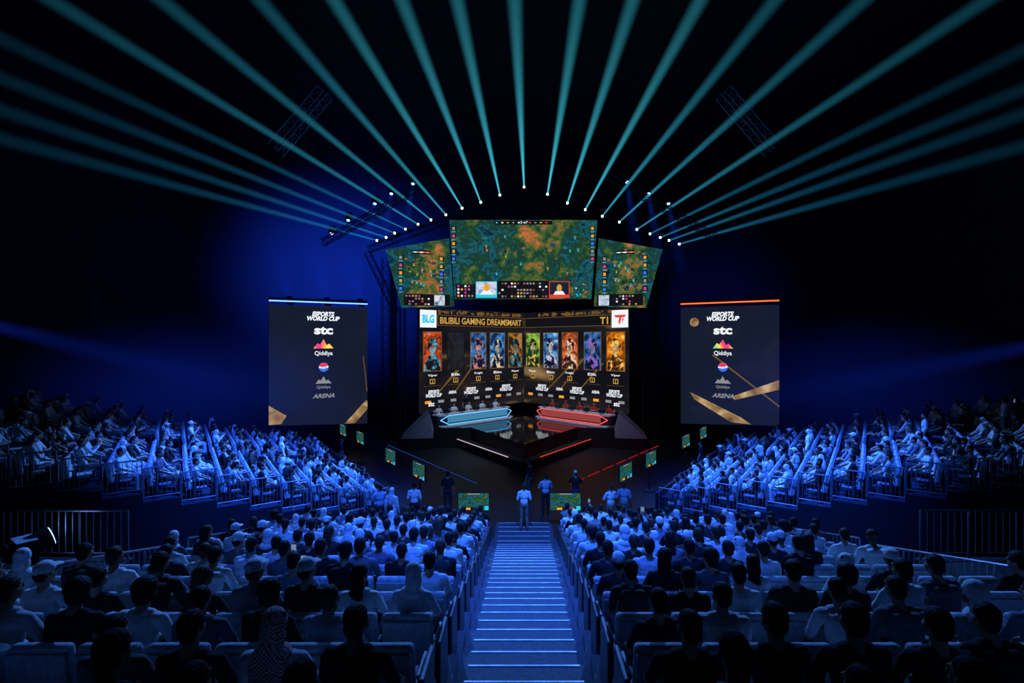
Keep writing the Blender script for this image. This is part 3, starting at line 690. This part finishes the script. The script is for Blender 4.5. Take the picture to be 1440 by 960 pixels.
# ------------------------------------------------------------------ trusses and fixtures
def truss(name, p, q, w=.4, seg=None, mat=M_truss):
    b = MB(); p = Vector(p); q = Vector(q); z = (q-p).normalized(); x = z.cross(Vector((0, 1, 0)))
    x = x.normalized() if x.length > .1 else Vector((1, 0, 0)); y = z.cross(x); L = (q-p).length; n = seg or max(2, int(L/.6))
    cs = [x*w/2+y*w/2, x*w/2-y*w/2, -x*w/2-y*w/2, -x*w/2+y*w/2]
    for c in cs: b.cyl(p+c, q+c, .028, mat, 6)
    for i in range(n):
        a = p.lerp(q, i/n); c = p.lerp(q, (i+1)/n)
        for k in range(4): b.cyl(a+cs[k], c+cs[(k+1) % 4], .016, mat, 4); b.cyl(a+cs[k], a+cs[(k+1) % 4], .014, mat, 4)
    return b.obj(name)
M_trb = princ('truss_blue_grey', (.25, .27, .35), .5, metal=.2)
for s in (-1, 1):
    truss('lighting_truss', (0, 34.6, 17.35), (s*10.9, 34.6, 13.35)); truss('lighting_truss', (s*10.9, 34.6, 13.2), (s*8.9, 34.9, 8.9))
    truss('stage_tower_truss', (s*10.0, 36.0, 0), (s*10.0, 36.0, 13.0), .5)
    truss('stage_tower_truss', (s*8.6, 35.2, 0), (s*8.6, 35.2, 9.5), .35)
    truss('ceiling_truss', (s*9.6, 24, 19.0), (s*12.0, 24, 16.2), .6, mat=M_trb)
    truss('lighting_truss', (s*4.8, 29.5, 16.9), (s*12, 29.5, 12.8), .35)
    b = MB(); b.prism([(s*9.1, 35.6), (s*9.6, 35.6), (s*9.6, 35.7), (s*9.1, 35.7)][::s], 0, 12.5, M_black); b.obj('stage_side_drape')

def head_mesh(lens, lr=.07):
    b = MB(); b.cyl((0, 0, -.30), (0, 0, .0), .13, M_truss, 14, .15); b.cyl((0, 0, .0), (0, 0, .012), lr, lens, 14)
    b.box((.18, 0, -.2), (.04, .1, .4), M_truss); b.box((-.18, 0, -.2), (.04, .1, .4), M_truss); b.rbox((0, 0, -.45), (.42, .26, .14), .03, M_truss)
    return b.mesh('moving_head')
HM = head_mesh(E_lens, .075); HB = head_mesh(E_lensb, .10)

def mk_math(nt):
    def mth(op, a, b=None, c=None, cl=False):
        n = N(nt, 'ShaderNodeMath', operation=op); n.use_clamp = cl
        for i, x in enumerate((a, b, c)):
            if x is None: continue
            if isinstance(x, (int, float)): n.inputs[i].default_value = x
            else: nt.links.new(x, n.inputs[i])
        return n.outputs[0]
    return mth
def beam_mat(name, col, A, r0, k, tau, pw=1.0, soft=1.8):
    m, nt, out = newmat(name)
    tc = N(nt, 'ShaderNodeTexCoord'); sp = N(nt, 'ShaderNodeSeparateXYZ'); nt.links.new(tc.outputs['Object'], sp.inputs[0]); mth = mk_math(nt)
    x2 = mth('MULTIPLY', sp.outputs[0], sp.outputs[0]); y2 = mth('MULTIPLY', sp.outputs[1], sp.outputs[1]); r2 = mth('ADD', x2, y2)
    R = mth('MULTIPLY_ADD', sp.outputs[2], k, r0); R2 = mth('MULTIPLY', R, R)
    fall = mth('POWER', mth('SUBTRACT', 1.0, mth('DIVIDE', r2, R2), cl=True), soft)
    ax = mth('EXPONENT', mth('MULTIPLY', sp.outputs[2], -1.0/tau))
    e = mth('MULTIPLY', mth('MULTIPLY', fall, ax), mth('DIVIDE', A, mth('POWER', R, pw)))
    em = N(nt, 'ShaderNodeEmission'); em.inputs[0].default_value = c4(col); nt.links.new(e, em.inputs[1])
    nt.links.new(em.outputs[0], out.inputs['Volume']); return m
def cone_mesh(name, r0, k, L, mat, n=16):
    b = MB(); b.cyl((0, 0, 0), (0, 0, L), r0, mat, n, r0+k*L); return b.mesh(name)
r0, k = .06, .0118
BMs = [cone_mesh('beam_a', r0, k, 29, beam_mat('haze_beam_a', (.06, .58, .76), .36, r0, k, 13)),
       cone_mesh('beam_b', r0, k, 29, beam_mat('haze_beam_b', (.045, .50, .74), .30, r0, k, 12)),
       cone_mesh('beam_c', r0, k, 24, beam_mat('haze_beam_c', (.025, .34, .64), .24, r0, k, 9))]
def aim(p, t):
    return (Vector(t)-Vector(p)).to_track_quat('Z', 'Y').to_matrix().to_4x4()
def fixture(p, t, me, beam=None, name='moving_head_light'):
    o = bpy.data.objects.new(name, me); COL.objects.link(o); o.matrix_world = Matrix.Translation(p) @ aim(p, t)
    if beam:
        c = bpy.data.objects.new('light_beam', beam); COL.objects.link(c); c.parent = o; c.location = (0, 0, .02)
    return o
fx = [(0, 17.55, -.26, 16.6), (-1.65, 17.0, -1.88, 16.6), (-2.96, 16.5, -3.44, 16.6), (-4.23, 16.1, -5.34, 16.6), (-5.34, 15.65, -7.44, 16.6), (-6.36, 15.3, -10.2, 16.6),
      (-7.24, 15.0, -13.3, 16.6), (-8.1, 14.67, -14.7, 15.5), (-8.84, 14.4, -14.7, 14.4), (-9.42, 14.1, -14.7, 13.5), (-10.05, 13.9, -14.7, 12.7),
      (1.6, 17.05, 1.56, 16.6), (2.96, 16.45, 3.06, 16.6), (4.18, 16.0, 4.96, 16.6), (5.34, 15.55, 7.06, 16.6), (6.5, 15.15, 9.56, 16.6), (7.7, 14.65, 13.0, 16.6),
      (8.6, 14.35, 14.06, 15.2), (9.3, 14.1, 14.06, 14.1), (9.9, 13.9, 14.06, 13.4), (10.6, 13.65, 14.06, 12.5)]
for i, (x, z, ex, ez) in enumerate(fx):
    a = abs(x); fixture((x, 34, z), (ex, 14, ez), HM, BMs[0 if a < 5.2 else (1 if a < 8 else 2)])
BB = cone_mesh('beam_blue', .12, .10, 5, beam_mat('haze_beam_blue', (.02, .10, 1), .07, .12, .10, 2.5))
for x, z in ((-8.0, 15.9), (-6.7, 16.5), (-9.0, 15.3), (-10.6, 14.3), (-11.6, 13.5), (6.2, 16.6), (7.5, 15.9), (8.7, 15.3)):
    fixture((x, 30, z), (x*1.03, 24, z-12), HB, BB if abs(x) < 9.5 else None)
BW = cone_mesh('beam_wash', .25, .07, 17, beam_mat('haze_beam_wash', (.01, .06, .9), .075, .25, .07, 6))
fixture((-24.5, 21, 8.2), (-10, 26, 3.5), HB, BW, 'flood_light'); fixture((24.5, 21, 7.4), (10, 26, 3.5), HB, BW, 'flood_light')
BU = cone_mesh('beam_up', .2, .40, 8, beam_mat('haze_beam_up', (.01, .05, .9), .05, .2, .40, 3))
for x, y in ((-15.2, 32.2), (-13.2, 33.3), (-11.3, 34.3)): fixture((x, y, 9.9), (x-3, y+2, 18), HB, BU, 'flood_light')
def haze_glow(name, c, r, col, A):  # self-glowing ellipsoid imitating haze lit blue; it scatters no lamp light
    m, nt, out = newmat(name+'_volume'); mth = mk_math(nt)
    tc = N(nt, 'ShaderNodeTexCoord'); ln = N(nt, 'ShaderNodeVectorMath', operation='LENGTH'); nt.links.new(tc.outputs['Object'], ln.inputs[0])
    f = mth('POWER', mth('SUBTRACT', 1.0, mth('MULTIPLY', ln.outputs['Value'], ln.outputs['Value']), cl=True), 2.2)
    em = N(nt, 'ShaderNodeEmission'); em.inputs[0].default_value = c4(col); nt.links.new(mth('MULTIPLY', f, A), em.inputs[1]); nt.links.new(em.outputs[0], out.inputs['Volume'])
    vs, fs = prim_mesh(ell((0, 0, 0), (1, 1, 1))); b = MB(); b.add(vs, fs, m)
    o = b.obj(name); o.location = c; o.scale = r; return o
haze_glow('blue_haze_glow', (-14, 38.5, 12), (12, 6, 10), (.010, .06, 1), .036)
haze_glow('blue_haze_glow', (14.5, 39, 10), (9, 5, 8), (.015, .05, 1), .0035)
haze_glow('blue_haze_glow', (-17, 26, 4.5), (9.5, 7, 4.5), (.01, .06, 1), .010)
haze_glow('blue_haze_glow', (17, 26, 4.5), (9.5, 7, 4.5), (.01, .06, 1), .006)

# ------------------------------------------------------------------ TVs on the floor and standing people
tvm = game_mat('tv_picture', (2, 7, 0), (0, .8, .03), 1.6, 3.5)
def tv(x, y, zc, yaw, w=1.15, h=.64):
    b = MB(); b.rbox((0, 0, -.04), (w+.06, h+.06, .06), .015, M_black); b.rect(-w/2, -h/2, w/2, h/2, -.005, tvm)
    b.rect(-w*.3, -h/2+.01, w*.3, -h/2+.11, 0, E_black); b.rect(-w*.28, -h/2+.02, -w*.1, -h/2+.10, .003, E_orange); b.rect(w*.1, -h/2+.02, w*.28, -h/2+.10, .003, E_grey); b.rect(w*.36, -h/2+.01, w*.49, -h/2+.16, .003, E_cyan)
    b.rect(-w*.2, h/2-.05, w*.2, h/2-.01, 0, E_grey)
    b.cyl((0, 0, -.09), (0, -zc+.03, -.09), .03, M_black, 8); b.box((0, -zc+.02, -.09), (.6, .04, .45), M_black)
    return b.obj('television_on_stand', None, panelM(x, y, zc, yaw))
tv(-1.9, 18.7, .98, 0); tv(1.55, 18.7, .98, 0)
for (x, y) in ((-11.3, 31.0), (-9.4, 28.5), (-6.4, 23.8), (-4.5, 21.2)): tv(x, y, 1.5, -math.radians(52), 1.1, .64)
for (x, y) in ((10.8, 30.0), (8.95, 27.5), (5.95, 23.3), (4.3, 21.0)): tv(x, y, 1.5, math.radians(52), 1.1, .64)
W_ = (.88, .88, .9); D_ = (.02, .02, .03); Bl = (.35, .45, .6)
for x, y, z, k, rz, c in ((0, 18.4, .03, 0, 0, W_), (.85, 19.8, 0, 1, .2, Bl), (2.1, 20.3, 0, 3, 0, D_), (-3.1, 20.2, 0, 0, .2, D_), (-4.75, 17.9, 0, 2, -.3, W_), (-5.3, 18.3, 0, 1, .5, Bl), (-4.1, 18.6, 0, 0, 0, W_),
                          (3.2, 18.4, 0, 1, .4, W_), (3.75, 18.7, 0, 0, -.2, Bl), (.25, 22.0, 0, 0, 1, D_), (-9.9, 27.0, 0, 0, -1, D_), (9.3, 26.2, 0, 0, 1, D_)):
    link('standing_attendee', stand[k], (x, y, z), rz, None, 1.0, c)
for side, a, bb, kk in ((-1, 6.0, 6.1, 3), (1, 8.2, 6.1, 0), (-1, 2.5, 6.1, 2), (1, 4.2, 6.1, 2), (1, 10.5, 6.1, 1)):
    x, y = BP(side, a, bb); z = bz(int((a+.3)/.95)); link('standing_attendee', stand[kk], (x, y, z), math.atan2(side*.82, .57), None, 1.0, W_)

# ------------------------------------------------------------------ lamps
def spot(p, t, e, ang, col=(.04, .17, 1), blend=.6, r=.3, name='spot_lamp'):
    l = bpy.data.lights.new(name, 'SPOT'); l.energy = e; l.spot_size = math.radians(ang); l.spot_blend = blend; l.color = col; l.shadow_soft_size = r
    o = bpy.data.objects.new(name, l); COL.objects.link(o); o.location = p; o.rotation_euler = (Vector(t)-Vector(p)).to_track_quat('-Z', 'Y').to_euler(); return o
B1 = (.018, .11, 1); B2 = (.07, .26, 1)
spot((0, 4, 20), (0, 13.0, 1), 36000, 42, B1, 1)
spot((0, 9, 18), (0, 17.5, 0), 13000, 30, B2, .8)  # added to brighten the front floor and the people standing there
spot((-6, 24, 16), (-4, 11, 2), 26000, 46, B2, .8, .15); spot((6, 24, 16), (4, 11, 2), 26000, 46, B2, .8, .15)
for s in (-1, 1):
    spot((s*3, 12, 19), (s*10.2, 20.5, 1.5), 62000, 40, B1, 1, .2)
    spot((s*1, 31, 17), (s*10, 20, 2), 52000, 38, B2, .9, .15)
spot((-14, 38, 3), (-12, 47, 12), 1500, 120, (.01, .06, 1), 1); spot((-17, 24, 19), (-13, 30, 17), 500, 100, (.02, .1, 1), 1)  # first one: added blue wall wash, stands in for the haze glow
spot((0, 30, 15), (0, 36, 1.3), 5000, 76, (.6, .72, 1), .8)  # added fill so the players and desks show up
spot((4, 27, 9), (5, 33, 0), 400, 60, (1, .15, .06), 1)  # added red fill to warm the right stage front and floor
w = bpy.data.worlds.new('World'); S.world = w; w.use_nodes = True
w.node_tree.nodes['Background'].inputs[0].default_value = (.1, .25, 1, 1); w.node_tree.nodes['Background'].inputs[1].default_value = .004

# ------------------------------------------------------------------ camera
cd = bpy.data.cameras.new('camera'); cam = bpy.data.objects.new('camera', cd); COL.objects.link(cam)
cd.sensor_width = 36; cd.lens = 17.5; cd.shift_x = -.0118; cd.clip_end = 200
cam.location = (0, 0, 7); cam.rotation_euler = (math.pi/2, 0, 0); S.camera = cam
